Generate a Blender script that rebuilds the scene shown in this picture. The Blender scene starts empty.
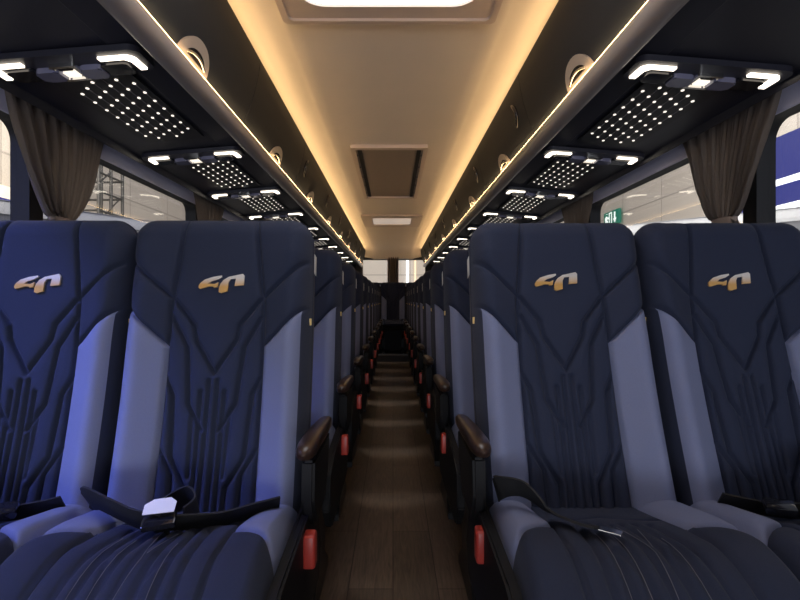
import bpy, bmesh, math, random
import numpy as np
from mathutils import Vector, Matrix
random.seed(7)
R = math.radians
scn = bpy.context.scene
COL = scn.collection
CZ = 1.0                    # eye height above the coach floor

# ------------------------------------------------------------------ materials
def nodes(name):
    m = bpy.data.materials.new(name); m.use_nodes = True
    nt = m.node_tree; b = nt.nodes['Principled BSDF']
    return m, nt, b
def N(nt, t, **k):
    n = nt.nodes.new(t)
    for a, v in k.items(): setattr(n, a, v)
    return n
def plain(name, col, rough=.5, metal=0., spec=.5, noise=0., nscale=40., bump=0., bscale=300., coat=0., sheen=0.):
    m, nt, b = nodes(name)
    b.inputs['Base Color'].default_value = (*col, 1); b.inputs['Roughness'].default_value = rough
    b.inputs['Metallic'].default_value = metal; b.inputs['Specular IOR Level'].default_value = spec
    b.inputs['Coat Weight'].default_value = coat; b.inputs['Sheen Weight'].default_value = sheen
    tc = N(nt, 'ShaderNodeTexCoord')
    if noise:
        nz = N(nt, 'ShaderNodeTexNoise'); nz.inputs['Scale'].default_value = nscale; nz.inputs['Detail'].default_value = 5
        nt.links.new(tc.outputs['Object'], nz.inputs['Vector'])
        mx = N(nt, 'ShaderNodeMix', data_type='RGBA')
        mx.inputs[6].default_value = tuple(c*(1-noise) for c in col) + (1,)
        mx.inputs[7].default_value = tuple(min(1, c*(1+noise)) for c in col) + (1,)
        nt.links.new(nz.outputs['Fac'], mx.inputs[0]); nt.links.new(mx.outputs[2], b.inputs['Base Color'])
    if bump:
        n2 = N(nt, 'ShaderNodeTexNoise'); n2.inputs['Scale'].default_value = bscale; n2.inputs['Detail'].default_value = 3
        nt.links.new(tc.outputs['Object'], n2.inputs['Vector'])
        bp = N(nt, 'ShaderNodeBump'); bp.inputs['Strength'].default_value = bump; bp.inputs['Distance'].default_value = .002
        nt.links.new(n2.outputs['Fac'], bp.inputs['Height']); nt.links.new(bp.outputs['Normal'], b.inputs['Normal'])
    return m
def emit(name, col, strength, base=.6):
    m, nt, b = nodes(name)
    b.inputs['Base Color'].default_value = (base, base, base, 1)
    b.inputs['Specular IOR Level'].default_value = .5 if base > .1 else 0; b.inputs['Emission Color'].default_value = (*col, 1); b.inputs['Emission Strength'].default_value = strength
    return m
def fabric(name, col, scale=900., rough=.85, noise=.14):
    m = plain(name, col, rough=rough, spec=.25, noise=noise, nscale=350, bump=.35, bscale=scale, sheen=.05)
    return m
def wood_floor():
    m, nt, b = nodes('dark_plank_vinyl')
    tc = N(nt, 'ShaderNodeTexCoord'); mp = N(nt, 'ShaderNodeMapping'); mp.inputs['Rotation'].default_value = (0, 0, R(90))
    nt.links.new(tc.outputs['Object'], mp.inputs['Vector'])
    br = N(nt, 'ShaderNodeTexBrick'); br.inputs['Scale'].default_value = 1
    br.inputs['Brick Width'].default_value = .9; br.inputs['Row Height'].default_value = .155
    br.inputs['Mortar Size'].default_value = .002; br.inputs['Bias'].default_value = 0
    br.inputs['Color1'].default_value = (.098, .075, .062, 1); br.inputs['Color2'].default_value = (.145, .110, .092, 1)
    br.inputs['Mortar'].default_value = (.03, .02, .015, 1)
    nt.links.new(mp.outputs['Vector'], br.inputs['Vector'])
    ms = N(nt, 'ShaderNodeMapping'); ms.inputs['Scale'].default_value = (40, 3, 40)
    nt.links.new(tc.outputs['Object'], ms.inputs['Vector'])
    nz = N(nt, 'ShaderNodeTexNoise'); nz.inputs['Scale'].default_value = 2; nz.inputs['Detail'].default_value = 6; nz.inputs['Distortion'].default_value = 1.5
    nt.links.new(ms.outputs['Vector'], nz.inputs['Vector'])
    mx = N(nt, 'ShaderNodeMix', data_type='RGBA', blend_type='MULTIPLY'); mx.inputs[0].default_value = .75
    rp = N(nt, 'ShaderNodeValToRGB'); rp.color_ramp.elements[0].position = .3; rp.color_ramp.elements[0].color = (.45, .45, .45, 1)
    rp.color_ramp.elements[1].position = .7; rp.color_ramp.elements[1].color = (1.25, 1.2, 1.15, 1)
    nt.links.new(nz.outputs['Fac'], rp.inputs[0]); nt.links.new(br.outputs['Color'], mx.inputs[6]); nt.links.new(rp.outputs[0], mx.inputs[7])
    nt.links.new(mx.outputs[2], b.inputs['Base Color'])
    b.inputs['Roughness'].default_value = .42
    bp = N(nt, 'ShaderNodeBump'); bp.inputs['Strength'].default_value = .15; bp.inputs['Distance'].default_value = .001
    nt.links.new(nz.outputs['Fac'], bp.inputs['Height']); nt.links.new(bp.outputs['Normal'], b.inputs['Normal'])
    return m
def wood_pad():
    m, nt, b = nodes('walnut_grain')
    tc = N(nt, 'ShaderNodeTexCoord'); ms = N(nt, 'ShaderNodeMapping'); ms.inputs['Scale'].default_value = (90, 7, 90)
    nt.links.new(tc.outputs['Object'], ms.inputs['Vector'])
    nz = N(nt, 'ShaderNodeTexNoise'); nz.inputs['Scale'].default_value = 1.3; nz.inputs['Detail'].default_value = 5; nz.inputs['Distortion'].default_value = 2
    nt.links.new(ms.outputs['Vector'], nz.inputs['Vector'])
    rp = N(nt, 'ShaderNodeValToRGB'); rp.color_ramp.elements[0].position = .35; rp.color_ramp.elements[0].color = (.020, .010, .007, 1)
    rp.color_ramp.elements[1].position = .7; rp.color_ramp.elements[1].color = (.066, .034, .023, 1)
    nt.links.new(nz.outputs['Fac'], rp.inputs[0]); nt.links.new(rp.outputs[0], b.inputs['Base Color'])
    b.inputs['Roughness'].default_value = .32; b.inputs['Coat Weight'].default_value = .3
    return m
def glass_mat(name, tint, gloss):
    m = bpy.data.materials.new(name); m.use_nodes = True; nt = m.node_tree
    nt.nodes.remove(nt.nodes['Principled BSDF']); out = nt.nodes['Material Output']
    t = N(nt, 'ShaderNodeBsdfTransparent'); t.inputs[0].default_value = (*tint, 1)
    g = N(nt, 'ShaderNodeBsdfGlossy'); g.inputs['Roughness'].default_value = .02
    lw = N(nt, 'ShaderNodeFresnel'); lw.inputs['IOR'].default_value = 1.35
    mul = N(nt, 'ShaderNodeMath', operation='MULTIPLY'); mul.inputs[1].default_value = gloss
    mx = N(nt, 'ShaderNodeMixShader')
    nt.links.new(lw.outputs[0], mul.inputs[0]); nt.links.new(mul.outputs[0], mx.inputs[0])
    nt.links.new(t.outputs[0], mx.inputs[1]); nt.links.new(g.outputs[0], mx.inputs[2]); nt.links.new(mx.outputs[0], out.inputs['Surface'])
    return m
def panelled_wall(name, c1, c2, line, w, h):
    m, nt, b = nodes(name)
    tc = N(nt, 'ShaderNodeTexCoord'); sp = N(nt, 'ShaderNodeSeparateXYZ'); cb = N(nt, 'ShaderNodeCombineXYZ')
    nt.links.new(tc.outputs['Object'], sp.inputs[0])
    ad = N(nt, 'ShaderNodeMath', operation='ADD'); nt.links.new(sp.outputs[0], ad.inputs[0]); nt.links.new(sp.outputs[1], ad.inputs[1])
    nt.links.new(ad.outputs[0], cb.inputs[0]); nt.links.new(sp.outputs[2], cb.inputs[1])
    br = N(nt, 'ShaderNodeTexBrick', offset=0.0); br.inputs['Scale'].default_value = 1
    br.inputs['Brick Width'].default_value = w; br.inputs['Row Height'].default_value = h
    br.inputs['Mortar Size'].default_value = .03; br.inputs['Mortar Smooth'].default_value = .2
    br.inputs['Color1'].default_value = (*c1, 1); br.inputs['Color2'].default_value = (*c2, 1); br.inputs['Mortar'].default_value = (*line, 1)
    nt.links.new(cb.outputs[0], br.inputs['Vector']); nt.links.new(br.outputs['Color'], b.inputs['Base Color'])
    b.inputs['Roughness'].default_value = .7
    return m

M = {}
M['navy'] = fabric('navy_seat_fabric', (.024, .031, .061))
M['navy_side'] = fabric('navy_side_fabric', (.018, .021, .042))
M['pale'] = fabric('pale_blue_seat_fabric', (.190, .216, .350), noise=.08)
M['thread'] = plain('pale_thread', (.13, .13, .16), rough=.7, noise=.1)
M['black'] = plain('black_plastic', (.006, .006, .007), rough=.6, spec=.25, bump=.2, bscale=500)
M['black_gloss'] = plain('black_gloss_plastic', (.012, .012, .016), rough=.12)
M['dark_metal'] = plain('dark_painted_metal', (.02, .02, .022), rough=.4, metal=.6)
M['red'] = plain('red_plastic', (.46, .048, .034), rough=.35, noise=.05)
M['gold'] = plain('gold_emblem', (.78, .48, .17), rough=.32, metal=.35, noise=.06)
M['goldlight'] = plain('pale_gold_emblem', (.85, .76, .62), rough=.3, metal=.3, noise=.05)
M['yellow'] = plain('yellow_tag', (.80, .58, .22), rough=.6, noise=.05)
M['white_tag'] = plain('white_tag', (.62, .62, .60), rough=.6, noise=.05)
M['card'] = plain('white_card', (.80, .80, .84), rough=.5, noise=.03)
M['chrome'] = plain('chrome', (.75, .74, .72), rough=.15, metal=1)
M['belt'] = plain('black_webbing', (.010, .010, .011), rough=.75, bump=.5, bscale=700, noise=.1)
M['wood'] = wood_pad()
M['floor'] = wood_floor()
M['ceil'] = plain('beige_ceiling_vinyl', (.74, .65, .57), rough=.55, noise=.03, nscale=6, bump=.05, bscale=200)
M['ceil_trim'] = plain('beige_trim', (.62, .50, .42), rough=.4, noise=.03)
M['mesh_brown'] = plain('brown_vent_mesh', (.28, .22, .18), rough=.6, noise=.5, nscale=120)
M['rack'] = plain('charcoal_rack_trim', (.020, .024, .030), rough=.6, spec=.2, bump=.08, bscale=400, noise=.06)
M['rack_under'] = plain('navy_black_underside', (.028, .028, .042), rough=.42, bump=.1, bscale=500, noise=.08)
M['tube'] = plain('taupe_rail', (.36, .315, .285), rough=.32, noise=.04, nscale=20, coat=.15)
M['lavender'] = plain('silver_lavender_trim', (.74, .74, .95), rough=.35, metal=.1, noise=.04)
M['latch'] = plain('taupe_latch', (.42, .36, .31), rough=.35, noise=.04)
M['lens'] = plain('glossy_grey_lens', (.20, .20, .30), rough=.12, noise=.05, coat=.5)
M['grille'] = plain('grille_black', (.018, .018, .022), rough=.45, noise=.1)
M['ridge'] = plain('grille_ridge', (.30, .28, .28), rough=.35, noise=.1)
M['wall'] = plain('dark_grey_wall_lining', (.035, .035, .042), rough=.6, noise=.1)
M['frame'] = plain('black_window_rubber', (.010, .010, .012), rough=.5, noise=.1)
M['curtain'] = fabric('taupe_curtain', (.30, .26, .235), scale=1200, noise=.12)
nt = M['curtain'].node_tree; _p = nt.nodes['Principled BSDF']; _t = N(nt, 'ShaderNodeBsdfTranslucent'); _t.inputs[0].default_value = (.42, .36, .32, 1)
_m = N(nt, 'ShaderNodeMixShader'); _m.inputs[0].default_value = .35
nt.links.new(_p.outputs[0], _m.inputs[1]); nt.links.new(_t.outputs[0], _m.inputs[2]); nt.links.new(_m.outputs[0], nt.nodes['Material Output'].inputs['Surface'])
M['tie'] = fabric('beige_tie', (.36, .29, .25), scale=1200)
M['glass'] = glass_mat('window_glass', (.95, .96, .96), .25)
M['cove'] = emit('warm_led', (1, .66, .30), 9)
M['strip'] = emit('warm_led_strip', (1, .64, .30), 16)
M['read'] = emit('reading_light', (1, .88, .72), 3.2)
M['dot'] = emit('grille_light', (1, .90, .78), 1.3)
M['button'] = emit('lit_button', (1, .90, .76), 1.2)
M['sky'] = emit('skylight_panel', (.92, .93, 1.0), 3.0)
M['ceil_lamp'] = emit('ceiling_lamp', (1, .82, .70), .35)
M['hall_floor'] = plain('hall_concrete', (.28, .27, .26), rough=.5, noise=.1, nscale=3)
M['hall_wall'] = panelled_wall('hall_wall_panels', (.56, .51, .46), (.60, .55, .50), (.38, .35, .32), 3.1, 2.3)
M['blue'] = emit('blue_led_wall', (.03, .045, .42), .75, .03)
M['white_led'] = emit('white_led_line', (.9, .93, 1), 1.8)
M['amber'] = emit('amber_led', (1, .62, .25), .8)
M['steel'] = plain('black_truss', (.03, .03, .032), rough=.5, noise=.1)
M['silver_paint'] = plain('silver_coach_paint', (.20, .215, .27), rough=.35, coat=.3, noise=.02, nscale=2)
M['white_paint'] = plain('white_coach_paint', (.62, .63, .66), rough=.3, coat=.6, noise=.02, nscale=2)
M['dark_glass'] = plain('dark_coach_glass', (.012, .013, .018), rough=.05, noise=.1)
M['tyre'] = plain('tyre_rubber', (.02, .02, .02), rough=.8, noise=.2)
M['sign_green'] = emit('green_sign', (.01, .22, .14), .9, .03)
M['sign_white'] = emit('white_sign', (.9, 1, .95), .9)

# ------------------------------------------------------------------ mesh helpers
def obj(name, me, mat, parent=None, loc=(0, 0, 0)):
    o = bpy.data.objects.new(name, me); COL.objects.link(o); o.location = loc
    if mat is not None and not me.materials: me.materials.append(mat)
    if parent: o.parent = parent
    return o
def empty(name, loc=(0, 0, 0)):
    o = bpy.data.objects.new(name, None); COL.objects.link(o); o.location = loc; o.empty_display_size = .1
    return o
def tag(o, label, cat, group=None):
    o['label'] = label; o['category'] = cat
    if group: o['group'] = group
    return o
def structure(o): o['kind'] = 'structure'; return o
class MB:
    def __init__(s): s.bm = bmesh.new()
    def box(s, x0, x1, y0, y1, z0, z1, bev=0., seg=2):
        g = bmesh.ops.create_cube(s.bm, size=1, matrix=Matrix.Translation(((x0+x1)/2, (y0+y1)/2, (z0+z1)/2)) @ Matrix.Diagonal((x1-x0, y1-y0, z1-z0, 1)))
        if bev:
            es = list({e for v in g['verts'] for e in v.link_edges})
            bmesh.ops.bevel(s.bm, geom=es, offset=bev, segments=seg, affect='EDGES', profile=.5)
        return s
    def prism(s, pts, f, d0, d1):
        """polygon pts (2-D) swept between depth d0 and d1; f(p, d) gives the 3-D point"""
        a = [s.bm.verts.new(f(p, d0)) for p in pts]; b = [s.bm.verts.new(f(p, d1)) for p in pts]
        n = len(pts)
        s.bm.faces.new(a); s.bm.faces.new(b[::-1])
        for i in range(n): s.bm.faces.new((a[i], b[i], b[(i+1) % n], a[(i+1) % n]))
        return s
    def tube(s, pts, r, n=10, caps=True):
        pts = [Vector(p) for p in pts]; rings = []
        for i, p in enumerate(pts):
            t = (pts[min(i+1, len(pts)-1)] - pts[max(i-1, 0)]).normalized()
            u = t.orthogonal().normalized() if i == 0 else (u - t*u.dot(t)).normalized()
            w = t.cross(u); rr = r[i] if isinstance(r, (list, tuple)) else r
            rings.append([s.bm.verts.new(p + (u*math.cos(2*math.pi*k/n) + w*math.sin(2*math.pi*k/n))*rr) for k in range(n)])
        for a, b in zip(rings, rings[1:]):
            for k in range(n): s.bm.faces.new((a[k], a[(k+1) % n], b[(k+1) % n], b[k]))
        if caps: s.bm.faces.new(rings[0][::-1]); s.bm.faces.new(rings[-1])
        return s
    def ribbon(s, pts, width_dirs, w, th):
        """flat strap along pts; width_dirs one unit vector per point"""
        rings = []
        for i, p in enumerate(pts):
            p = Vector(p); t = (Vector(pts[min(i+1, len(pts)-1)]) - Vector(pts[max(i-1, 0)])).normalized()
            a = Vector(width_dirs[i]); a = (a - t*a.dot(t)).normalized(); nrm = t.cross(a)
            rings.append([s.bm.verts.new(p + a*sx*w/2 + nrm*sy*th/2) for sx, sy in ((-1, -1), (1, -1), (1, 1), (-1, 1))])
        for a, b in zip(rings, rings[1:]):
            for k in range(4): s.bm.faces.new((a[k], a[(k+1) % 4], b[(k+1) % 4], b[k]))
        s.bm.faces.new(rings[0][::-1]); s.bm.faces.new(rings[-1])
        return s
    def mesh(s, name, smooth=None):
        bmesh.ops.recalc_face_normals(s.bm, faces=s.bm.faces)
        me = bpy.data.meshes.new(name)
        if smooth is not None:
            for f in s.bm.faces: f.smooth = True
            for e in s.bm.edges:
                if len(e.link_faces) == 2 and e.calc_face_angle(0) > R(smooth): e.smooth = False
        s.bm.to_mesh(me); s.bm.free(); return me
    def build(s, name, mat, parent=None, smooth=None, loc=(0, 0, 0)):
        return obj(name, s.mesh(name, smooth), mat, parent, loc)
def copy_tree(o, parent=None):
    c = o.copy(); COL.objects.link(c); c.parent = parent
    for ch in list(o.children): copy_tree(ch, c)
    return c

# ------------------------------------------------------------------ quilted pads
def seg_dist(X, Y, a, b):
    ax, ay = a; bx, by = b; dx, dy = bx-ax, by-ay
    t = np.clip(((X-ax)*dx + (Y-ay)*dy) / (dx*dx+dy*dy+1e-12), 0, 1)
    return np.hypot(X-ax-t*dx, Y-ay-t*dy)
def pad(half, length, cols, nrow, zone, grooves, height, roll, rolld, place, umax):
    """returns (dark mesh data, pale left, pale right): one quilted cover cut along the colour seams.
    zone: list of (u, v) of the seam v=f(u) for u>=zone[0][0]; grooves: polylines in (u, v), mirrored"""
    bm = bmesh.new()
    us = sorted(set(round(x, 5) for x in cols)); vs = [i/nrow for i in range(nrow+1)]
    grid = [[bm.verts.new((u, v, 0)) for u in us] for v in vs]
    for j in range(nrow):
        for i in range(len(us)-1): bm.faces.new((grid[j][i], grid[j][i+1], grid[j+1][i+1], grid[j+1][i]))
    for sg in (1, -1):
        for (u0, v0), (u1, v1) in zip(zone, zone[1:]):
            fs = [f for f in bm.faces if u0-1e-4 < sg*f.calc_center_median().x < u1+1e-4]
            geom = list({v for f in fs for v in f.verts}) + list({e for f in fs for e in f.edges}) + fs
            nrm = Vector((-(v1-v0)*sg, (u1-u0), 0)).normalized()
            bmesh.ops.bisect_plane(bm, geom=geom, dist=1e-5, plane_co=(sg*u0, v0, 0), plane_no=nrm)
    bm.verts.ensure_lookup_table(); bm.verts.index_update()
    def seam(u): return float(np.interp(u, [p[0] for p in zone], [p[1] for p in zone]))
    cls = []
    for f in bm.faces:
        c = f.calc_center_median(); s = 1 if c.x > 0 else -1
        cls.append(0 if abs(c.x) < zone[0][0] or abs(c.x) > umax or c.y > seam(abs(c.x)) else (2 if s > 0 else 1))
    U = np.array([v.co.x for v in bm.verts]); V = np.array([v.co.y for v in bm.verts])
    X = U*half; Y = V*length
    H = height(U, V)
    lines = []
    for g in grooves + [[(zone[0][0], 0)] + list(zone)]:
        sc = 1.0
        if isinstance(g, tuple): g, sc = g
        for a, b in zip(g, g[1:]):
            lines.append((a, b, sc))
            if any(abs(p[0]) > 1e-3 for p in (a, b)): lines.append(((-a[0], a[1]), (-b[0], b[1]), sc))
    D = np.full(len(X), 9.); DS = np.zeros(len(X))
    for a, b, sc in lines:
        d = seg_dist(X, Y, (a[0]*half, a[1]*length), (b[0]*half, b[1]*length))
        DS = np.maximum(DS, sc*(.014*np.exp(-(d/.0043)**2) + .0045*np.exp(-(d/.015)**2)))
    H = H - DS
    ex = np.maximum(np.abs(X)-(half-roll), 0); ey = np.maximum(Y-(length-roll), 0)
    q = np.maximum(ex, ey)/roll; n = np.hypot(ex, ey)+1e-9
    k = np.where(n > 1e-8, q*roll/n, 0)
    X = np.sign(X)*(np.minimum(np.abs(X), half-roll) + ex*k); Y = np.minimum(Y, length-roll) + ey*k
    q = np.minimum(q, 1)
    H = H*(1-q**4) - rolld*(1-np.sqrt(np.maximum(0, 1-q*q)))
    P = place(X, Y, H)
    out = []
    for c in (0, 1, 2):
        b2 = bmesh.new(); mp = {}
        for f, cc in zip(bm.faces, cls):
            if cc != c: continue
            vv = []
            for v in f.verts:
                if v.index not in mp: mp[v.index] = b2.verts.new(P[v.index])
                vv.append(mp[v.index])
            nf = b2.faces.new(vv); nf.smooth = True
        me = bpy.data.meshes.new('pad'); b2.normal_update(); b2.to_mesh(me); b2.free(); out.append(me)
    bm.free()
    return out
def flip_if(me, want):
    """make the faces look along want on average"""
    s = Vector((0, 0, 0))
    for p in me.polygons: s += p.normal*p.area
    if s.dot(want) < 0: me.flip_normals()

BH, BL = .2245, .757            # half width and length of a backrest
TH0 = R(14)                    # built-in recline
def back_place(X, Y, H):
    w = 1 + 0*Y          # a little wider at the hips
    cur = .020*np.sin(np.clip(Y/BL, 0, 1)*math.pi*1.0)*-1 + .012*np.clip((Y/BL-.7)/.3, 0, 1)**2   # gentle S
    d = H + cur
    ca, sa = math.cos(TH0), math.sin(TH0)
    return [(x*ww, y*sa - dd*ca, y*ca + dd*sa) for x, y, dd, ww in zip(X, Y, d, w)]
def back_height(U, V):
    a = np.abs(U)
    bol = .042*np.exp(-(np.maximum(0, .86-a)/.24)**2)*np.clip((.80-V)/.22, 0, 1)
    head = .004*np.clip((V-.60)/.14, 0, 1)*np.clip((1.06-V)/.2, 0, 1)*np.exp(-(a/.8)**4)
    wing = .026*np.clip((V-.58)/.2, 0, 1)*np.clip((1.02-V)/.15, 0, 1)*np.exp(-(np.maximum(0, .9-a)/.28)**2)
    return bol + head + wing
zone_b = [(.515, .565), (1.0, .70)]
g_back = [
    [(.39, 1.0), (.46, .80), (.50, .71), (.515, .565)],
    [(.99, .85), (.46, .712), (.25, .635), (.22, .585), (0, .478)],
    [(.48, .655), (.305, .56), (.25, .38), (.09, .30)],
    [(.52, .47), (.42, .41), (.38, .22), (.21, .13), (.19, 0)],
    [(.52, .25), (.36, .17), (.34, 0)],
    ([(.045, .455), (.05, 0)], .8), ([(.125, .42), (.12, .0)], .8), ([(.20, .36), (.175, .16)], .6),
]
ncol = 150
cols_b = [-1+2*i/ncol for i in range(ncol+1)] + [.515, -.515, .925, -.925]
m_back, m_bl, m_br = pad(BH, BL, cols_b, 260, zone_b, g_back, back_height, .055, .060, back_place, .925)
for me in (m_back, m_bl, m_br): flip_if(me, Vector((0, -1, .2)))
m_back.name = 'backrest'; m_bl.name = 'side_bolster'; m_br.name = 'side_bolster_mirrored'

CH, CL = .2245, .50             # seat cushion
def cush_place(X, Y, H):
    return [(x*(1+.004*(y/CL)), .065 - y, .519 + .034*(y/CL) + h) for x, y, h in zip(X, Y, H)]
def cush_height(U, V):
    a = np.abs(U)
    bol = .026*np.exp(-((a-.80)/.24)**2)*np.clip(1.15-V, 0, 1)
    mid = .012*np.clip(V*2.5, 0, 1) + .020*np.sin(np.clip(V/.62, 0, 1)*math.pi/2)**2 - .115*np.clip((V-.60)/.40, 0, 1)**1.9
    return bol + mid
zone_c = [(.55, .40), (.64, .455), (.76, .485), (.88, .52), (1.0, .58)]
g_cush = [
    ([(.0, .36), (.0, 1)], .6), ([(.10, .34), (.15, 1)], .75), ([(.22, .34), (.30, 1)], .8), ([(.33, .36), (.44, 1)], .8),
    [(.55, .40), (.58, .60), (.60, 1)],
    ([(.52, .30), (.0, .20)], .6), ([(.22, .62), (.13, .78)], .5),
]
cols_c = [-1+2*i/84 for i in range(85)] + [s*z[0] for z in zone_c for s in (1, -1)]
m_cush, m_cl, m_cr = pad(CH, CL, cols_c, 110, zone_c, g_cush, cush_height, .030, .050, cush_place, 1.1)
for me in (m_cush, m_cl, m_cr): flip_if(me, Vector((0, 0, 1)))
m_cush.name = 'seat_cushion'; m_cl.name = 'cushion_bolster'; m_cr.name = 'cushion_bolster_mirrored'

def stitch_mesh():
    mb = MB()
    for pl in ([(-.02, .42), (.05, .66), (.0, .92)], [(.13, .45), (.05, .66)], [(.22, .55), (.25, .95)], [(-.27, .50), (-.31, .92)], [(-.14, .52), (-.17, .95)]):
        U, V = [], []
        for (a, b), (c, d) in zip(pl, pl[1:]):
            for q in range(7): U.append(a+(c-a)*q/7); V.append(b+(d-b)*q/7)
        U = np.array(U); V = np.array(V)
        mb.tube(cush_place(U*CH, V*CL, cush_height(U, V)+.0004), .0006, 5)
    return mb.mesh('stitching')
m_stitch = stitch_mesh()
def back_point(x, y, d):
    return Vector(back_place(np.array([x]), np.array([y]), np.array([d]))[0])
# shell: the same rounded outline, swept backwards
def shell_mesh():
    bm = bmesh.new(); r = .055; out = []
    ys = [0, .1, .2, .3, .4, .5, .6, BL-r]
    for y in ys: out.append((BH, y))
    for k in range(1, 9):
        a = math.pi/2*k/8; out.append((BH-r+r*math.cos(a), BL-r+r*math.sin(a)))
    full = out + [(-x, y) for x, y in reversed(out)]
    rings = []
    for d, sc in ((-.048, 1.0), (-.060, 1.0), (-.095, .985), (-.115, .95), (-.125, .86)):
        ring = []
        for x, y in full:
            yy = y if y < .3 else .3 + (y-.3)*(1-(1-sc)*.5)
            ring.append(bm.verts.new(back_point(x*sc, yy, d - .012*math.sin(min(1, y/BL)*math.pi))))
        rings.append(ring)
    n = len(full)
    for a, b in zip(rings, rings[1:]):
        for k in range(n):
            bm.faces.new((a[k], a[(k+1) % n], b[(k+1) % n], b[k])).smooth = True
    bm.faces.new(rings[-1]); bm.faces.new(rings[0][::-1])
    bmesh.ops.recalc_face_normals(bm, faces=bm.faces)
    me = bpy.data.meshes.new('back_shell'); bm.to_mesh(me); bm.free(); return me
m_shell = shell_mesh()

# emblem: two slanted glyph shapes standing 3 mm proud of the headrest
back_emblem_y = .580
def emblem_mesh(polys, th=.004):
    mb = MB()
    for poly in polys:
        pts = [((px-415)/10*.00252, (230-py)/10*.00252) for px, py in poly]
        mb.prism(pts, lambda p, d: back_point(p[0], back_emblem_y+p[1], d), .002, .0045+th)
    return mb.mesh('emblem')
gl = [[(190, 262), (196, 240), (208, 222), (250, 188), (330, 162), (412, 148), (416, 162), (380, 184), (315, 204), (284, 228), (345, 232), (384, 214),
       (374, 262), (337, 268), (335, 256), (290, 256), (245, 270), (203, 280)]]
gr = [[(388, 312), (390, 268), (402, 232), (432, 192), (480, 162), (618, 132), (634, 150), (628, 244), (540, 252), (552, 178), (500, 184), (480, 218), (474, 304), (412, 322)]]
m_embl, m_embr = emblem_mesh(gl), emblem_mesh(gr)
# gold lower parts, paler upper parts: reflective badge sheen painted into the colour
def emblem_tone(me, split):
    if 'emblem_painted_sheen' not in bpy.data.materials:
        m = plain('emblem_painted_sheen', (.8, .5, .2), rough=.3, metal=.25); nt = m.node_tree
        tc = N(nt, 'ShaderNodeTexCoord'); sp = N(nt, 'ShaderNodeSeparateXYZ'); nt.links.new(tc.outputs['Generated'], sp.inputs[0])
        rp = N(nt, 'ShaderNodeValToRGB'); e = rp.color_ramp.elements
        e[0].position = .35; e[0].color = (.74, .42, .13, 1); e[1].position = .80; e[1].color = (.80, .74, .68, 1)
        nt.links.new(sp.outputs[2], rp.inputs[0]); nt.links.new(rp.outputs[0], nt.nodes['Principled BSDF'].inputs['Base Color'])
    me.materials.append(bpy.data.materials['emblem_painted_sheen'])
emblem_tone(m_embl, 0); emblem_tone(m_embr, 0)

# ---- fixed hardware of a seat
def side_cover_mesh(s):
    pts = [(.12, .60), (.10, .50), (.16, .40), (.12, .33), (-.36, .33), (-.42, .40), (-.42, .50), (-.30, .535), (.02, .545)]
    mb = MB(); mb.prism(pts, lambda p, d: (s*d, p[0], p[1]), .229, .252)
    bmesh.ops.bevel(mb.bm, geom=list(mb.bm.edges), offset=.005, segments=2, affect='EDGES')
    return mb.mesh('side_cover', 40)
m_cover = {s: side_cover_mesh(s) for s in (1, -1)}
def leg_mesh(s):
    mb = MB()
    pts = [(-.30, .33), (.08, .33), (.0, .25), (-.02, .10), (.08, .03), (.08, .0), (-.30, .0), (-.30, .03), (-.20, .10), (-.20, .25)]
    mb.prism(pts, lambda p, d: (s*d, p[0], p[1]), .15, .185)
    return mb.mesh('leg', 40)
m_leg = {s: leg_mesh(s) for s in (1, -1)}
mb = MB(); mb.box(-.220, .220, -.40, .10, .40, .49, .012); m_frame = mb.mesh('seat_frame', 40)
def latch_mesh():
    mb = MB(); mb.box(-.013, .013, -.018, .018, -.034, .034, .006, 3); mb.box(-.013, .006, -.014, .014, .006, .030, .003)
    return mb.mesh('release_latch', 40)
m_latch = latch_mesh()
def arm_mesh():
    # padded wooden top: rounded capsule, seen from above and the front
    bm = bmesh.new(); rings = []; n = 20
    L0, L1 = -.105, .265
    st = [(0, .03), (.008, .62), (.025, .86), (.06, 1.0), (.14, 1.0), (.24, .95), (.33, .86), (.365, .72), (.37, .05)]
    for t, sc in st:
        y = L0 + t; z = .012*math.cos(t*5)
        rings.append([bm.verts.new((math.copysign(abs(math.cos(2*math.pi*k/n))**.75, math.cos(2*math.pi*k/n))*.0215*sc, y,
                      z + math.copysign(abs(math.sin(2*math.pi*k/n))**.8, math.sin(2*math.pi*k/n))*.019*sc)) for k in range(n)])
    for a, b in zip(rings, rings[1:]):
        for k in range(n): bm.faces.new((a[k], a[(k+1) % n], b[(k+1) % n], b[k])).smooth = True
    bm.faces.new(rings[0]); bm.faces.new(rings[-1])
    bmesh.ops.recalc_face_normals(bm, faces=bm.faces)
    me = bpy.data.meshes.new('armrest'); bm.to_mesh(me); bm.free(); return me
m_arm = arm_mesh()
def arm_support_mesh():
    mb = MB()
    pts = [(-.04, -.018), (.22, -.018), (.19, -.10), (.14, -.16), (-.02, -.16), (-.05, -.10)]
    mb.prism(pts, lambda p, d: (d, p[0], p[1]), -.014, .014)
    bmesh.ops.bevel(mb.bm, geom=list(mb.bm.edges), offset=.006, segments=2, affect='EDGES')
    return mb.mesh('armrest_support', 40)
m_armsup = arm_support_mesh()
def tag_mesh():
    mb = MB(); mb.box(-.011, .011, -.0025, .0025, -.0085, .0085, .001); return mb.mesh('fabric_tag')
m_tag = tag_mesh()
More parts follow.
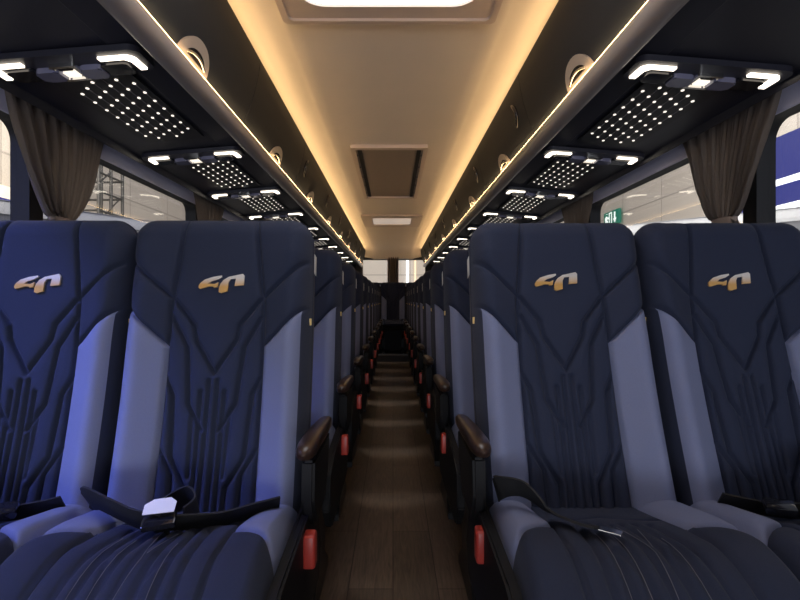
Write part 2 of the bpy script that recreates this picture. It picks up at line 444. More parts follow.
def label_mesh(s):
    mb = MB()
    q = [back_point(s*(BH+.0005), y, d) for y, d in ((.625, -.096), (.625, -.066), (.675, -.066), (.675, -.096))]
    v = [mb.bm.verts.new(p) for p in q] + [mb.bm.verts.new(p + Vector((s*.0012, 0, 0))) for p in q]
    mb.bm.faces.new(v[:4]); mb.bm.faces.new(v[7:3:-1])
    for k in range(4): mb.bm.faces.new((v[k], v[(k+1) % 4], v[4+(k+1) % 4], v[4+k]))
    return mb.mesh('white_label')
m_label = {s: label_mesh(s) for s in (1, -1)}

PIV = Vector((0, .02, .478))
def make_seat(aisle, extra, arm=True):
    """aisle: which x side faces the gangway (+1 / -1) or 0 for a window or bench seat; extra = further recline"""
    root = empty('coach_seat')
    b = obj('backrest', m_back, M['navy'], root, PIV); b.rotation_euler = (-extra, 0, 0); b.scale = (1, 1, 1.035 if extra > 0 else .992)
    obj('side_bolster', m_bl, M['pale'], b)['label'] = 'pale blue side bolster'
    obj('side_bolster', m_br, M['pale'], b)['label'] = 'pale blue side bolster'
    obj('back_shell', m_shell, M['navy_side'], b)
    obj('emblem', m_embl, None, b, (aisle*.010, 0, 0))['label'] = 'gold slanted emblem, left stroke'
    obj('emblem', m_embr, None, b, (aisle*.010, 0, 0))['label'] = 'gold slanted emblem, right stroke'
    for s in ((1, -1) if aisle == 0 else (aisle,)):
        t = obj('fabric_tag', m_tag, M['yellow'], b, back_point(s*(BH-.0095), .492, -.034)); t['label'] = 'small yellow fabric tag'
    if aisle and arm:
        obj('side_label', m_label[aisle], M['white_tag'], b)['label'] = 'white sewn label'
    c = obj('seat_cushion', m_cush, M['navy'], root)
    obj('cushion_bolster', m_cl, M['pale'], c)['label'] = 'pale blue cushion bolster'
    obj('cushion_bolster', m_cr, M['pale'], c)['label'] = 'pale blue cushion bolster'
    obj('stitching', m_stitch, M['thread'], c)['label'] = 'pale stitched lines'
    obj('seat_frame', m_frame, M['black'], root)
    for s in (1, -1): obj('leg', m_leg[s], M['dark_metal'], root)
    if aisle and arm:
        sc = obj('side_cover', m_cover[aisle], M['black'], root)
        l = obj('release_latch', m_latch, M['red'], root, (aisle*(.262 if aisle > 0 else .254), -.08, .497)); l['label'] = 'red plastic release latch'
        a = obj('armrest', m_arm, M['wood'], root, (aisle*.252, .0, .680)); a['label'] = 'dark wood grain armrest pad'
        obj('armrest_support', m_armsup, M['black'], a)
    return root

XA, XW, PITCH, Y1, NROW = {-1: .430, 1: .436}, {-1: .882, 1: .888}, .76, {-1: 1.13, 1: 1.15}, 10
ORD = ['front', 'second', 'third', 'fourth', 'fifth', 'sixth', 'seventh', 'eighth', 'ninth', 'tenth']
REC = {-1: R(-2), 1: R(4)}
first = {}
for r in range(NROW):
    for side, sname in ((-1, 'left'), (1, 'right')):
        for kind in ('aisle', 'window'):
            key = (side, kind)
            if key not in first:
                o = first[key] = make_seat(-side, REC[side], kind == 'aisle')
            else:
                o = copy_tree(first[key])
            o.location = (side*(XA if kind == 'aisle' else XW)[side], Y1[side] + PITCH*r, 0)
            where = 'by the aisle' if kind == 'aisle' else 'by the window'
            if r == 0:
                lab = f'large navy coach seat with gold emblem, {sname} front row, {where}'
            elif r == NROW-1:
                lab = f'navy coach seat {where}, {sname} side, last row before the rear bench'
            else:
                lab = f'navy and pale blue coach seat {where}, {sname} side, {ORD[r]} row back'
            tag(o, lab, 'coach seat', 'coach seats in rows')
# rear bench: five narrow seats on the raised step
pos5 = ['at the far left', 'second from the left', 'in the middle, facing down the aisle', 'second from the right', 'at the far right']
rb = make_seat(0, R(-4))
for o in list(rb.children_recursive):
    if o.name.split('.')[0] in ('emblem', 'fabric_tag'): bpy.data.objects.remove(o)
for k in range(5):
    o = rb if k == 0 else copy_tree(rb)
    o.location = ((k-2)*.452, 8.98, .10); o.scale = (.97, 1, 1)
    tag(o, f'dark navy seat of the rear bench, {pos5[k]}', 'coach seat', 'rear bench seats')

# ---- seat belts of the front row
def strap(pts, w, wd, mat, name, parent):
    P = [Vector(p) for p in pts]; Q = []; W = []
    for i in range(len(P)-1):
        p0, p1, p2, p3 = P[max(i-1, 0)], P[i], P[i+1], P[min(i+2, len(P)-1)]
        for k in range(8):
            t = k/8
            Q.append(.5*((2*p1) + (p2-p0)*t + (2*p0-5*p1+4*p2-p3)*t*t + (3*p1-p0-3*p2+p3)*t**3))
            W.append(Vector(wd[i]).lerp(Vector(wd[i+1]), t))
    Q.append(P[-1]); W.append(Vector(wd[-1]))
    mb = MB(); mb.ribbon(Q, W, w, .004)
    return mb.build(name, mat, parent, smooth=50)
def zc(x, y):  # cushion surface height (local)
    v = (.065-y)/CL
    return .519 + .034*v + float(cush_height(np.array([abs(x)/CH]), np.array([v]))[0]) + .006
def lay(x, y, up=0.): return (x, y, zc(x, y)+up)
F, S = (0, -.9, .25), (.3, -.9, .3)
la = first[(-1, 'aisle')]
belt = strap([lay(-.212, -.03, .012), lay(-.19, -.06, .022), lay(-.12, -.10, .022), lay(-.06, -.13, .014), lay(0, -.15, .010)], .058, [(0, -.5, .85)]*5, M['belt'], 'seat_belt', la)
belt['label'] = 'black seat belt with white paper tag'
strap([lay(.19, -.03, .004), lay(.14, -.055, .004), lay(.08, -.09, .005), lay(.0, -.14, .010), lay(-.03, -.15, .012)], .046, [(0, -.6, .8)]*5, M['belt'], 'webbing', belt)
strap([lay(-.05, -.04, .02), lay(-.0, -.035, .045), lay(.03, -.07, .03), lay(.02, -.11, .012)], .05, [(0, -.4, .9)]*4, M['belt'], 'webbing', belt)
mb = MB(); mb.box(-.030, .030, -.018, .018, -.007, .007, .004)
o = mb.build('buckle', M['black_gloss'], belt, smooth=40, loc=lay(-.005, -.163, .02)); o.rotation_euler = (R(22), R(-4), R(14))
mb = MB()
mb.prism([(-.030, -.012), (.026, -.015), (.030, .004), (.020, .013), (-.010, .014), (-.027, .006)], lambda p, d: (p[0], p[1], d), -.001, .001)
o = mb.build('paper_tag', M['card'], belt, loc=lay(-.005, -.160, .047)); o.rotation_euler = (R(48), R(-6), R(10)); o['label'] = 'blank white paper tag'

ra = first[(1, 'aisle')]
belt = strap([lay(-.212, -.02, .03), lay(-.205, -.045, .040), lay(-.165, -.075, .036), lay(-.125, -.115, .014), lay(-.09, -.155, .007), lay(-.055, -.19, .005)], .050, [(0, -.3, 1), (0, -.4, .9), (0, -.6, .7), F, F, F], M['belt'], 'seat_belt', ra)
belt['label'] = 'black seat belt with steel tongue'
mb = MB(); mb.box(-.020, .020, -.009, .009, -.0015, .0015, .001)
mb.build('tongue', M['chrome'], belt, loc=lay(-.040, -.203, .005)).rotation_euler = (R(6), 0, R(-38))
for key, sx in (((1, 'window'), -1), ((-1, 'window'), 1)):
    w_ = first[key]
    belt = strap([lay(sx*.18, -.02, .0), lay(sx*.14, -.03, .002), lay(sx*.08, -.05, .008), lay(0, -.07, .014), lay(-sx*.09, -.06, .016), lay(-sx*.18, -.04, .016)], .048, [(0, -.5, .85)]*6, M['belt'], 'seat_belt', w_)
    strap([lay(sx*.02, -.05, .03), lay(-sx*.03, -.04, .075), lay(-sx*.09, -.06, .06), lay(-sx*.10, -.11, .02)], .052, [(0, -.4, .9)]*4, M['belt'], 'webbing', belt)
    mb = MB(); mb.box(-.028, .028, -.02, .02, -.010, .010, .006)
    mb.build('buckle', M['black_gloss'], belt, smooth=40, loc=lay(sx*.10, -.09, .02)).rotation_euler = (R(15), 0, R(20*sx))

# ------------------------------------------------------------------ the shell of the coach
YF, YR = -1.6, 9.36
mb = MB(); mb.box(-1.2, 1.2, YF, YR, -.06, 0); structure(mb.build('floor', M['floor']))
mb = MB(); mb.box(-1.16, 1.16, 8.42, YR, .0, .10); mb.box(-1.16, 1.16, 8.40, 8.42, 0, .105)
structure(mb.build('trim_1', M['wall']))
# ceiling with soft side channels and the outer roof over the racks
half = [(0, .908), (.30, .906), (.345, .904), (.365, .913), (.385, .920), (.42, .928), (.47, .938), (.52, .945), (.58, .945), (.62, .94)]
prof = [(-x, h) for x, h in reversed(half[1:])] + half
mb = MB()
ys = [YF, 8.9, 9.05, 9.18, 9.27, 9.32]; dz = [0, 0, -.012, -.045, -.11, -.175]
rows = [[mb.bm.verts.new((x, y, CZ+h+d)) for x, h in prof] for y, d in zip(ys, dz)]
for a, b in zip(rows, rows[1:]):
    for i in range(len(prof)-1): mb.bm.faces.new((a[i], a[i+1], b[i+1], b[i])).smooth = True
for a in (rows,):
    pass
ce = structure(mb.build('ceiling', M['ceil'], smooth=30))
mb = MB(); mb.box(-1.22, 1.22, YF, YR+.05, 2.02, 2.06); structure(mb.build('ceiling_roof', M['wall']))
pill = [1.655 + 1.37*k for k in range(-2, 6)]     # window pillars
WZ0, WZ1, WX = .72, 1.592, 1.15
for s, nm in ((-1, 'left'), (1, 'right')):
    mb = MB()
    xa, xb = sorted((s*1.15, s*1.21))
    mb.box(xa, xb, YF, YR+.05, -.06, WZ0); mb.box(xa, xb, YF, YR+.05, WZ1, 2.02)
    mb.box(xa, xb, YF, YF+.05, WZ0, WZ1); mb.box(xa, xb, YR-.35, YR+.05, WZ0, WZ1)
    structure(mb.build('wall_'+nm, M['wall']))
def rounded(x0, x1, y0, y1, r, n=6):
    pts = []
    for cx, cy, a0 in ((x1-r, y1-r, 0), (x0+r, y1-r, 90), (x0+r, y0+r, 180), (x1-r, y0+r, 270)):
        for k in range(n+1):
            a = R(a0+90*k/n); pts.append((cx+r*math.cos(a), cy+r*math.sin(a)))
    return pts
def ring_frame(mb, outer, inner, f, d0, d1):
    n = len(outer)
    A = [[mb.bm.verts.new(f(p, d)) for p in poly] for d in (d0, d1) for poly in (outer, inner)]
    o0, i0, o1, i1 = A
    for k in range(n):
        j = (k+1) % n
        mb.bm.faces.new((o0[k], o0[j], i0[j], i0[k])); mb.bm.faces.new((o1[k], i1[k], i1[j], o1[j]))
        mb.bm.faces.new((o0[k], o1[k], o1[j], o0[j])); mb.bm.faces.new((i0[k], i0[j], i1[j], i1[k]))
wn = 0
edges = [YF+.05] + pill + [YR-.35]
edges = sorted(e for e in edges if YF+.04 < e < YR-.3)
for s in (-1, 1):
    for a, b in zip(edges, edges[1:]):
        if b-a < .25: continue
        wn += 1
        f = lambda p, d: (d, p[0], p[1])
        mb = MB()
        out = rounded(a, b, WZ0, WZ1, .002); inn = rounded(a+.032, b-.032, WZ0+.04, WZ1-.04, .06)
        ring_frame(mb, out, inn, f, s*1.135, s*1.195)
        fr = structure(mb.build(f'window_{wn}', M['frame'], smooth=35))
        mb = MB(); mb.prism(rounded(a+.028, b-.028, WZ0+.035, WZ1-.035, .055), f, s*1.170, s*1.175)
        mb.build('window_pane', M['glass'], fr)
# rear wall with two windows
mb = MB()
mb.box(-1.15, 1.15, YR, YR+.06, 0, 1.29); mb.box(-1.15, 1.15, YR, YR+.06, 1.74, 2.02)
mb.box(-1.15, -.60, YR, YR+.06, 1.29, 1.74); mb.box(.60, 1.15, YR, YR+.06, 1.29, 1.74); mb.box(-.07, .07, YR, YR+.06, 1.29, 1.74)
structure(mb.build('wall_rear', M['wall']))
for x0, x1 in ((-.60, -.07), (.07, .60)):
    wn += 1
    f = lambda p, d: (p[0], d, p[1])
    mb = MB(); ring_frame(mb, rounded(x0, x1, 1.29, 1.74, .002), rounded(x0+.02, x1-.02, 1.31, 1.72, .03), f, YR-.012, YR+.05)
    fr = structure(mb.build(f'window_{wn}', M['frame'], smooth=35))
    mb = MB(); mb.prism(rounded(x0+.015, x1-.015, 1.305, 1.725, .03), f, YR+.03, YR+.035); mb.build('window_pane', M['glass'], fr)
mb = MB(); mb.box(-.95, .95, YR-.09, YR-.002, 1.245, 1.275, .006); structure(mb.build('trim_2', M['lavender'], smooth=40))

# ------------------------------------------------------------------ luggage racks
def under(X): return .634 - .08*(X-.62)
Y0R, Y1R = -1.5, 9.22
face = [(.492, .890), (.488, .872), (.496, .82), (.510, .76), (.528, .70), (.5535, .643)]
TUX, TUH, TUR = .561, .611, .031
for s, nm in ((-1, 'left'), (1, 'right')):
    root = empty('luggage_rack', (0, Y0R, CZ))
    tag(root, f'long charcoal overhead luggage rack with taupe rail, {nm} side of the coach', 'luggage rack')
    def sweep(prof, y0, y1, smooth=35):
        mb = MB(); mb.prism(prof, lambda p, d: (s*p[0], d, p[1]), y0-Y0R, y1-Y0R); return mb
    # carcass behind the doors and above the underside
    body = [(.520, .866), (.545, .866), (.545, .88), (1.13, .88), (1.13, .606), (1.064, .606), (1.064, .575), (1.058, .572), (1.052, .598), (1.045, under(1.045)), (.722, under(.72)+.004), (.715, under(.715)+.004),
            (.705, under(.705)+.004), (.700, under(.70)), (.60, .642), (.575, .650), (.56, .70)]
    sweep(body, Y0R, Y1R).build('rack_body', M['rack_under'], root)
    trim = [(1.100, .605), (1.098, .600), (1.117, .543), (1.124, .543), (1.124, .605)]
    sweep(trim, Y0R, Y1R).build('edge_trim', M['lavender'], root)['label'] = 'silver lavender edge trim'
    tube = [(TUX+TUR*math.cos(2*math.pi*k/28), TUH+TUR*math.sin(2*math.pi*k/28)) for k in range(28)]
    lowlip = [(.565, .598), (.600, .605), (.632, .628), (.632, .640), (.60, .641), (.57, .63)]
    sweep(tube, Y0R, Y1R).build('rail', M['tube'], root, smooth=40)['label'] = 'taupe rounded rail'
    arc = [R(135.5-30*q/6) for q in range(7)]
    strip = [(TUX+(TUR+.0002)*math.cos(a), TUH+(TUR+.0002)*math.sin(a)) for a in arc] + [(TUX+(TUR+.0009)*math.cos(a), TUH+(TUR+.0009)*math.sin(a)) for a in reversed(arc)]
    sweep(strip, Y0R, Y1R).build('light_strip', M['strip'], root)['label'] = 'warm glowing strip above the rail'
    cove = [(.532, .872), (.536, .872), (.536, .905), (.532, .905)]
    sweep(cove, Y0R, Y1R).build('cove_light', M['cove'], root)['label'] = 'warm light hidden on top of the rack'
    lc0, lp = (1.42, .985) if s < 0 else (1.52, 1.01)
    for k in range(-3, 10):
        yc = lc0 + lp*k; ya, yb = max(Y0R, yc-.5*lp)+.002, min(Y1R, yc+.5*lp)-.002
        if yb-ya < .1: continue
        inner = [(x+.016, h) for x, h in reversed(face)]
        d = sweep(face + inner, ya, yb).build('locker_door', M['rack'], root, smooth=40)
        if yc < ya or yc+.1 > Y1R: continue
        # half-round latch plate above the rail
        mb = MB(); nn = 16
        def fp(p, dd):
            t = p[1]; X = np.interp(t, [.643, .70, .76], [.5535, .528, .510])
            return (s*(X-dd), p[0]-Y0R, t)
        pts = [(yc+.098*math.cos(math.pi*i/nn), .642+.062*math.sin(math.pi*i/nn)) for i in range(nn+1)]
        mb.prism(pts, fp, -.002, .008)
        lt = mb.build('door_latch', M['latch'], d, smooth=40); lt['label'] = 'taupe half-round latch plate'
        mb = MB(); pts = [(yc+.06*math.cos(math.pi*i/nn), .650+.026*math.sin(math.pi*i/nn)) for i in range(nn+1)]
        mb.prism(pts, fp, .006, .0105); mb.build('latch_slot', M['black_gloss'], d, smooth=40)
        mb = MB(); mb.tube([fp((yc+.062*q/6, .652+.012*(1-(q/6)**2)), .011) for q in range(-6, 7)], .004, 8); mb.build('latch_handle', M['chrome'], d, smooth=60)
        if not (s < 0 and k == 1):
            yg = yc - .36
            if yg:
                mb = MB(); P = []
                for i in range(9):
                    a = -1+2*i/8; h = .765 + .045*a; X = np.interp(h, [.70, .76, .82], [.528, .510, .496])
                    P.append((s*(X-.004), yg - .04*(1-a*a) - Y0R, h))
                mb.tube(P, [.004]+[.009]*7+[.004], 8); mb.build('finger_grip', M['black_gloss'], d, smooth=60)

# ------------------------------------------------------------------ service units and perforated panels
def us(s, X, y, up=0.): return (s*X, y, under(X)+up)      # point on the underside, local to z = CZ
def L_mesh(s, flip):
    mb = MB(); w = .0165
    xc = .652 if not flip else 1.020; dx = 1 if not flip else -1
    # outline of an L with a rounded elbow (X, y)
    o = [(xc+dx*.088, -.035), (xc+dx*.024, -.035)]
    for k in range(1, 6):
        a = R(90*k/6); o.append((xc+dx*(.024-.024*math.sin(a)), -.011-.024*math.cos(a)))
    o += [(xc, -.011), (xc-dx*.002, .042), (xc+dx*(w-.002), .042), (xc+dx*(w+.001), -.004)]
    o += [(xc+dx*(w+.012), -.035+w), (xc+dx*.088, -.035+w)]
    mb.prism(o, lambda p, d: us(s, p[0], p[1], d), -.0215, -.016)
    return mb.mesh('reading_light', 50)
def service_unit(s):
    root = empty('service_unit', (0, 0, CZ))
    mb = MB()
    mb.prism(rounded(.632, 1.040, -.058, .062, .03), lambda p, d: us(s, p[0], p[1], d), -.016, -.0006)
    mb.build('housing', M['rack_under'], root, smooth=40)
    for fl in (False, True):
        l = obj('reading_light', L_mesh(s, fl), M['read'], root); l['label'] = 'glowing L-shaped reading light'
        xc = .652 if not fl else 1.020; dx = 1 if not fl else -1
        xa, xb = sorted((xc+dx*.028, xc+dx*.100))
        mb = MB(); mb.prism(rounded(xa, xb, -.008, .052, .014), lambda p, d: us(s, p[0], p[1], d), -.026, -.014); mb.build('lens_cover', M['black_gloss'], root, smooth=40)
        xa, xb = sorted((xc+dx*.098, xc+dx*.158))
        mb = MB(); mb.prism(rounded(xa, xb, .000, .056, .012), lambda p, d: us(s, p[0], p[1], d), -.030, -.014)
        bmesh.ops.bevel(mb.bm, geom=list(mb.bm.edges), offset=.003, segments=1, affect='EDGES')
        mb.build('air_nozzle', M['lens'], root, smooth=40)['label'] = 'glossy grey air nozzle'
    mb = MB(); ring_frame(mb, rounded(.808, .876, -.018, .066, .008), rounded(.818, .866, -.008, .056, .005), lambda p, d: us(s, p[0], p[1], d), -.026, -.014)
    cf = mb.build('call_button', M['chrome'], root, smooth=40); cf['label'] = 'chrome framed call button'
    mb = MB(); mb.prism(rounded(.827, .861, .020, .050, .003), lambda p, d: us(s, p[0], p[1], d), -.023, -.014); mb.build('lit_key', M['button'], cf)
    mb = MB(); mb.prism(rounded(.827, .861, -.002, .012, .003), lambda p, d: us(s, p[0], p[1], d), -.023, -.014); mb.build('dark_key', M['black_gloss'], cf)
    return root
def perforated_panel(s):
    root = empty('perforated_panel', (0, 0, CZ))
    mb = MB(); mb.prism(rounded(.720, .945, -.005, .585, .02), lambda p, d: us(s, p[0], p[1], d), -.005, -.0006)
    mb.build('panel', M['grille'], root, smooth=40)
    pts = {}
    mb = MB()
    for i in range(9):
        for j in range(max(0, 2-i), 6):
            X = .74 + .0345*j; y = X - .794 + .065*i
            if y > .562: continue
            pts[(i, j)] = (X, y)
            ring = [(X+.0044*math.cos(2*math.pi*q/10), y+.0066*math.sin(2*math.pi*q/10)) for q in range(10)]
            mb.prism(ring, lambda p, d: us(s, p[0], p[1], d), -.0066, -.004)
    o = mb.build('lit_perforation', M['dot'], root); o['kind'] = 'stuff'; o['label'] = 'rows of small lit holes'
    mb = MB()
    for i in range(9):
        for j in range(6):
            a, b = pts.get((i, j)), pts.get((i+1, j))
            if a and b:
                c = [a[0]+(b[0]-a[0])*.2, a[1]+(b[1]-a[1])*.2]; e = [a[0]+(b[0]-a[0])*.8, a[1]+(b[1]-a[1])*.8]
                mb.tube([us(s, c[0], c[1], -.0055), us(s, e[0], e[1], -.0055)], .0019, 5)
    o = mb.build('ridge', M['ridge'], root); o['kind'] = 'stuff'; o['label'] = 'fine diagonal ridges between the holes'
    return root
YU = {-1: [1.335], 1: [1.39]}
for s in YU: YU[s] += [2.185 + .76*k for k in range(9)]
for s, nm in ((-1, 'left'), (1, 'right')):
    u0, p0 = service_unit(s), perforated_panel(s)
    for k, y in enumerate(YU[s]):
        u = u0 if k == 0 else copy_tree(u0); u.location = (0, y, CZ)
        tag(u, (f'nearest overhead service unit with L-shaped reading lights, {nm} rack' if k == 0 else
                f'overhead service unit with glowing reading lights, {ORD[k]} from the front under the {nm} rack'), 'service panel', 'overhead service units')
        if y+.6 < Y1R:
            p = p0 if k == 0 else copy_tree(p0); p.location = (0, y+.075, CZ)
            tag(p, (f'nearest black perforated panel with rows of lit holes, under the {nm} rack' if k == 0 else
                    f'black perforated panel with lit holes, {ORD[k]} from the front under the {nm} rack'), 'perforated panel', 'perforated panels under the racks')

# ------------------------------------------------------------------ ceiling fittings
CX = -.012
root = empty('skylight', (CX, 0, CZ)); tag(root, 'bright white roof hatch with beige frame at the top of the view', 'skylight')
mb = MB(); f = lambda p, d: (p[0], p[1], d)
ring_frame(mb, rounded(-.335, .335, .55, 1.66, .02), rounded(-.315, .315, .57, 1.64, .02), f, .880, .905); mb.build('outer_frame', M['ceil_trim'], root, smooth=40)
mb = MB(); ring_frame(mb, rounded(-.318, .318, .568, 1.642, .02), rounded(-.262, .262, .63, 1.575, .075, 8), f, .888, .903); mb.build('inner_frame', M['ceil_trim'], root, smooth=40)
mb = MB(); mb.prism(rounded(-.268, .268, .625, 1.58, .075, 8), f, .896, .900); mb.build('light_panel', M['sky'], root)['label'] = 'glowing white panel'
root = empty('ceiling_vent', (CX-.01, 0, CZ)); tag(root, 'rectangular ceiling air vent with brown mesh and beige frame', 'vent')
mb = MB(); ring_frame(mb, rounded(-.228, .228, 3.03, 4.56, .015), rounded(-.203, .203, 3.075, 4.515, .01), f, .886, .906); mb.build('frame', M['ceil_trim'], root, smooth=40)
mb = MB(); mb.prism(rounded(-.205, .205, 3.07, 4.52, .01), f, .899, .903); mb.build('mesh', M['mesh_brown'], root)
mb = MB()
for x in (-.178, .178): mb.box(x-.012, x+.012, 3.09, 4.50, .893, .900)
mb.build('side_rail', M['black'], root)
mb = MB()
for k in range(5):
    for x in (-.196, .196): mb.box(x-.004, x+.004, 3.2+k*.28, 3.22+k*.28, .8895, .899)
o = mb.build('screw', M['chrome'], root); o['kind'] = 'stuff'
root = empty('ceiling_lamp', (CX, 0, CZ)); tag(root, 'small lit ceiling hatch farther down the aisle behind the vent', 'ceiling lamp')
mb = MB(); ring_frame(mb, rounded(-.33, .33, 5.50, 6.35, .03), rounded(-.215, .215, 5.66, 6.18, .03), f, .890, .906); mb.build('frame', M['ceil_trim'], root, smooth=40)
mb = MB(); mb.prism(rounded(-.22, .22, 5.655, 6.185, .03), f, .898, .902); mb.build('light_panel', M['ceil_lamp'], root)

# ------------------------------------------------------------------ curtains
def curtain_mesh(s, seed, top_w=.52, bot=1.224, tie=1.262, top=1.598, depth=.017, pleats=8):
    rnd = random.Random(seed); bm = bmesh.new(); nu, nv = 96, 40
    ph = [rnd.uniform(-.4, .4) for _ in range(pleats+2)]
    rows = []
    for j in range(nv+1):
        z = top + (bot-top)*j/nv
        if z > tie: t = (z-tie)/(top-tie); w = .10 + (top_w-.10)*(t**.8*.7 + .3*t**.4); am = depth*(.6+.5*(1-t))
        else: t = (tie-z)/(tie-bot); w = .10 + .05*t**.7; am = depth*1.1
        row = []
        for i in range(nu+1):
            a = i/nu; k = a*pleats; kk = int(min(k, pleats-1))
            phase = 2*math.pi*(a*pleats) + ph[kk]*(1-(k-kk)) + ph[kk+1]*(k-kk)
            x = -am*math.sin(phase)*(.55+.45*math.cos(a*5+seed)) - .004*math.sin(3*phase+z*20)
            y = (a-.5)*w + .010*math.sin(z*9+seed+a*3)*(w/.5) + .004*math.cos(phase)
            row.append(bm.verts.new((s*x, y, z)))
        rows.append(row)
    for a, b in zip(rows, rows[1:]):
        for i in range(nu): bm.faces.new((a[i], a[i+1], b[i+1], b[i])).smooth = True
    bmesh.ops.solidify(bm, geom=bm.faces[:], thickness=.002)
    for f_ in bm.faces: f_.smooth = True
    me = bpy.data.meshes.new('drape'); bm.to_mesh(me); bm.free(); return me
cl = ['nearest taupe curtain gathered by a tie at the window pillar', 'second taupe curtain, tied at the next pillar back', 'third taupe curtain, mostly hidden behind the seats', 'fourth taupe curtain towards the rear', 'fifth taupe curtain near the rear', 'rearmost taupe side curtain']
for s, nm in ((-1, 'left'), (1, 'right')):
    for k in range(6):
        y = 1.70 + 1.37*k
        if y > 8.9: continue
        root = empty('curtain', (s*1.083, y, 0))
        tag(root, f'{cl[k]}, {nm} side', 'curtain', 'window curtains')
        obj('drape', curtain_mesh(s, 3*k+s), M['curtain'], root)
        mb = MB(); ring = [(0.020*math.cos(2*math.pi*q/20), .054*math.sin(2*math.pi*q/20)) for q in range(20)]
        ring_frame(mb, [(x*1.12, yy*1.08) for x, yy in ring], ring, lambda p, d: (p[0], p[1], d), 1.238, 1.266)
        mb.build('tie_band', M['tie'], root, smooth=40)['label'] = 'beige tie band'
def rear_curtain(x, w, lab):
    root = empty('curtain', (x, YR-.055, 0)); tag(root, lab, 'curtain', 'window curtains')
    bm = bmesh.new(); rows = []
    for j in range(13):
        z = 1.80 - (1.80-1.29)*j/12
        rows.append([bm.verts.new(((i/36-.5)*w, .018*math.sin(i/36*2*math.pi*5+.3*math.sin(z*8)), z)) for i in range(37)])
    for a, b in zip(rows, rows[1:]):
        for i in range(36): bm.faces.new((a[i], a[i+1], b[i+1], b[i])).smooth = True
    bmesh.ops.solidify(bm, geom=bm.faces[:], thickness=.002)
    me = bpy.data.meshes.new('drape'); bm.to_mesh(me); bm.free(); obj('drape', me, M['curtain'], root)
rear_curtain(0, .20, 'dark taupe curtain in the middle of the rear window')
rear_curtain(-.60, .13, 'dark taupe curtain at the left edge of the rear window')

# ------------------------------------------------------------------ the exhibition hall outside
GZ = -1.15
mb = MB(); mb.box(-16, 16, -14, 32, GZ-.1, GZ); structure(mb.build('floor_hall', M['hall_floor']))
for s, nm in ((-1, 'left'), (1, 'right')):
    mb = MB(); xa, xb = sorted((s*9.5, s*9.7)); mb.box(xa, xb, -6, 32, GZ, 9); structure(mb.build('wall_hall_'+nm, M['hall_wall']))
mb = MB(); mb.box(-9.5, 9.5, 27, 27.2, GZ, 9); structure(mb.build('wall_hall_rear', M['hall_wall']))
def coach(x, y0, y1, top, w, paint, label):
    root = empty('parked_coach', (x, (y0+y1)/2, GZ)); tag(root, label, 'coach', None)
    L = (y1-y0)/2; h = top-GZ
    sec = [(-w/2, .35), (-w/2, h-.75), (-w/2+.06, h-.35), (-w/2+.22, h-.10), (-w/2+.55, h), (w/2-.55, h), (w/2-.22, h-.10), (w/2-.06, h-.35), (w/2, h-.75), (w/2, .35)]
    mb = MB(); mb.prism(sec, lambda p, d: (p[0], d, p[1]), -L, L)
    bmesh.ops.bevel(mb.bm, geom=[e for e in mb.bm.edges if abs(abs(e.verts[0].co.y)-L) < 1e-4 and abs(abs(e.verts[1].co.y)-L) < 1e-4], offset=.18, segments=4, affect='EDGES')
    mb.build('body', paint, root, smooth=40)
    for s in (-1, 1):
        n = max(3, int((y1-y0)/1.5)); st = (2*L-.6)/n
        for k in range(n):
            mb = MB(); a = -L+.3+k*st
            mb.prism([(a+.03, h-1.75), (a+st-.03, h-1.75), (a+st-.03, h-.85), (a+.03, h-.85)], lambda p, d: (s*(w/2+d), p[0], p[1]), -.01, .012)
            mb.build('side_window', M['dark_glass'], root)
        for yy in (-L*.62, L*.6):
            mb = MB(); mb.tube([(s*(w/2-.28), yy, .48), (s*(w/2+.01), yy, .48)], .48, 28); mb.build('wheel', M['tyre'], root, smooth=40)
    return root
o = coach(-5.02, 4.24, 10.24, 2.25, 2.4, M['silver_paint'], 'silver coach parked outside the left windows'); o.rotation_euler.z = R(-32)
o = coach(4.55, 6.05, 10.55, 2.22, 2.4, M['white_paint'], 'white coach parked outside the right windows'); o.rotation_euler.z = R(44)
# truss tower
root = empty('truss_tower', (-8.3, 14.2, GZ)); tag(root, 'black lattice scaffold tower outside the left window', 'scaffold tower')
for ix in (-.6, 0, .6):
    for iy in (-.6, .0, .6):
        if ix == 0 and iy == 0: continue
        mb = MB(); mb.tube([(ix, iy, 0), (ix, iy, 8.5)], .045, 8); mb.build('upright', M['steel'], root, smooth=60)
for k in range(1, 18):
    z = k*.5; mb = MB()
    for a, b in (((-.6, -.6), (.6, -.6)), ((.6, -.6), (.6, .6)), ((.6, .6), (-.6, .6)), ((-.6, .6), (-.6, -.6))):
        mb.tube([(*a, z), (*b, z)], .03, 6)
    mb.build('crossbar', M['steel'], root, smooth=60)
for k in range(8):
    mb = MB(); mb.tube([(-.6, -.6, k+.2), (.6, -.6, k+1.1)], .022, 6); mb.tube([(.6, -.6, k+.2), (.6, .6, k+1.1)], .022, 6); mb.build('diagonal_brace', M['steel'], root, smooth=60)
def led_wall(name, x, y0, y1, z0, z1, lines, lab, mat):
    s = 1 if x > 0 else -1
    root = empty(name, (x, (y0+y1)/2, z0)); tag(root, lab, 'display wall')
    a, b = y0-(y0+y1)/2, y1-(y0+y1)/2
    xa, xb = sorted((0, s*.18)); mb = MB(); mb.box(xa, xb, a, b, 0, z1-z0); mb.build('screen', mat, root)
    for (l0, l1) in lines:
        xa, xb = sorted((-s*.02, s*.01)); mb = MB(); mb.box(xa, xb, a, b, l0-z0, l1-z0); mb.build('light_bar', M['white_led'], root)
    for yy in (a+.3, b-.3):
        mb = MB(); mb.box(*sorted((s*.02, s*.14)), yy-.06, yy+.06, GZ-z0, 0); mb.build('post', M['steel'], root)
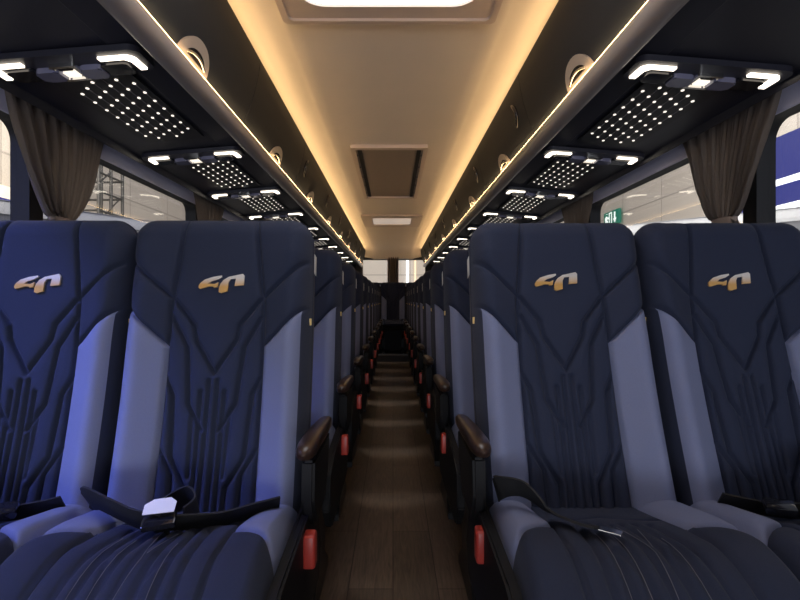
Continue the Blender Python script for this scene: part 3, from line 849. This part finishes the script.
led_wall('display_wall', 8.0, 7.5, 12.5, 2.86, 4.39, [(3.37, 3.50), (2.84, 2.96)], 'blue display wall with white light bars outside the right window', M['blue'])
led_wall('display_wall', -8.2, 9.0, 12.6, 2.45, 3.15, [(2.72, 2.84)], 'low blue display wall with white light bar outside the left window', M['blue'])
mb = MB(); mb.box(-9.1, -9.0, 9.0, 13.0, GZ, 3.65); o = mb.build('display_board', M['amber']); tag(o, 'amber lit board behind the low blue display wall on the left', 'display board')
# exit sign
root = empty('exit_sign', (9.3, 22.2, 4.50)); tag(root, 'small green exit sign with white running figure on the right hall wall', 'exit sign')
mb = MB(); mb.box(0, .12, -.75, .75, -.30, .30, .02); mb.build('sign_box', M['sign_green'], root)
def sg(y, z): return (-.01, -y, z)
mb = MB(); mb.tube([sg(-.32, .20), sg(-.32, .201)], .07, 12)
mb.tube([sg(-.36, .10), sg(-.43, -.08)], .055, 8); mb.tube([sg(-.36, .08), sg(-.22, .0), sg(-.16, .06)], .028, 8); mb.tube([sg(-.38, .10), sg(-.52, .05), sg(-.54, -.06)], .028, 8)
mb.tube([sg(-.42, -.08), sg(-.30, -.12), sg(-.30, -.24)], .035, 8); mb.tube([sg(-.44, -.08), sg(-.52, -.18), sg(-.62, -.18)], .035, 8)
mb.build('running_figure', M['sign_white'], root)
mb = MB(); ring_frame(mb, [(-.14, -.24), (.14, -.24), (.14, .24), (-.14, .24)], [(-.09, -.24), (.09, -.24), (.09, .19), (-.09, .19)], lambda p, d: sg(p[0]-.02, p[1])[:0] + (d, -(p[0]-.02), p[1]), -.02, .0); mb.build('door_mark', M['sign_white'], root)
mb = MB(); mb.tube([sg(.42, .2), sg(.42, -.1)], .04, 8); mb.prism([(.28, -.06), (.56, -.06), (.42, -.24)], lambda p, d: (d, -p[0], p[1]), -.03, .0); mb.build('arrow_mark', M['sign_white'], root)
for k, x in enumerate((.75, 1.15, 1.85)):
    mb = MB(); mb.box(x-.05, x+.05, 26.9, 26.98, GZ, 8); o = mb.build('light_column', M['amber'] if k != 0 else M['white_led']); tag(o, ['white', 'first amber', 'second amber'][k] + ' vertical light bar seen through the right rear window', 'light bar', 'vertical light bars')

# ------------------------------------------------------------------ light
w = bpy.data.worlds.new('World'); scn.world = w; w.use_nodes = True
w.node_tree.nodes['Background'].inputs[0].default_value = (.80, .84, 1.0, 1); w.node_tree.nodes['Background'].inputs[1].default_value = .55
def area(name, loc, target, sx, sy, power, col):
    d = bpy.data.lights.new(name, 'AREA'); d.shape = 'RECTANGLE'; d.size = sx; d.size_y = sy; d.energy = power; d.color = col
    o = bpy.data.objects.new(name, d); COL.objects.link(o); o.location = loc
    o.rotation_euler = (Vector(target)-Vector(loc)).to_track_quat('-Z', 'Y').to_euler(); return o
area('front_fill', (0, -4.6, .15), (0, 3, 1.7), 4, 1.0, 108, (.90, .92, 1.0))  # unseen fill added outside the open front to brighten seats and ceiling
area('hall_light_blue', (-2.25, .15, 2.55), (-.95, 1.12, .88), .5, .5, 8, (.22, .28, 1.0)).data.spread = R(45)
area('hall_light_left', (-6, 8, 7.5), (-7, 12, 1), 5, 5, 2300, (1, .90, .76))
area('hall_light_right', (6, 8, 7.5), (7.5, 13, 1), 5, 5, 1500, (1, .94, .86))

cam = bpy.data.cameras.new('camera'); co = bpy.data.objects.new('camera', cam); COL.objects.link(co)
co.location = (0, 0, CZ); co.rotation_euler = (R(90), 0, 0)
cam.sensor_width = 36; cam.lens = 520*36/800; cam.shift_x = 7/800; cam.clip_start = .02
scn.camera = co
scn.view_settings.view_transform = 'Standard'; scn.view_settings.look = 'None'
scn.view_settings.exposure = 0; scn.view_settings.gamma = 1
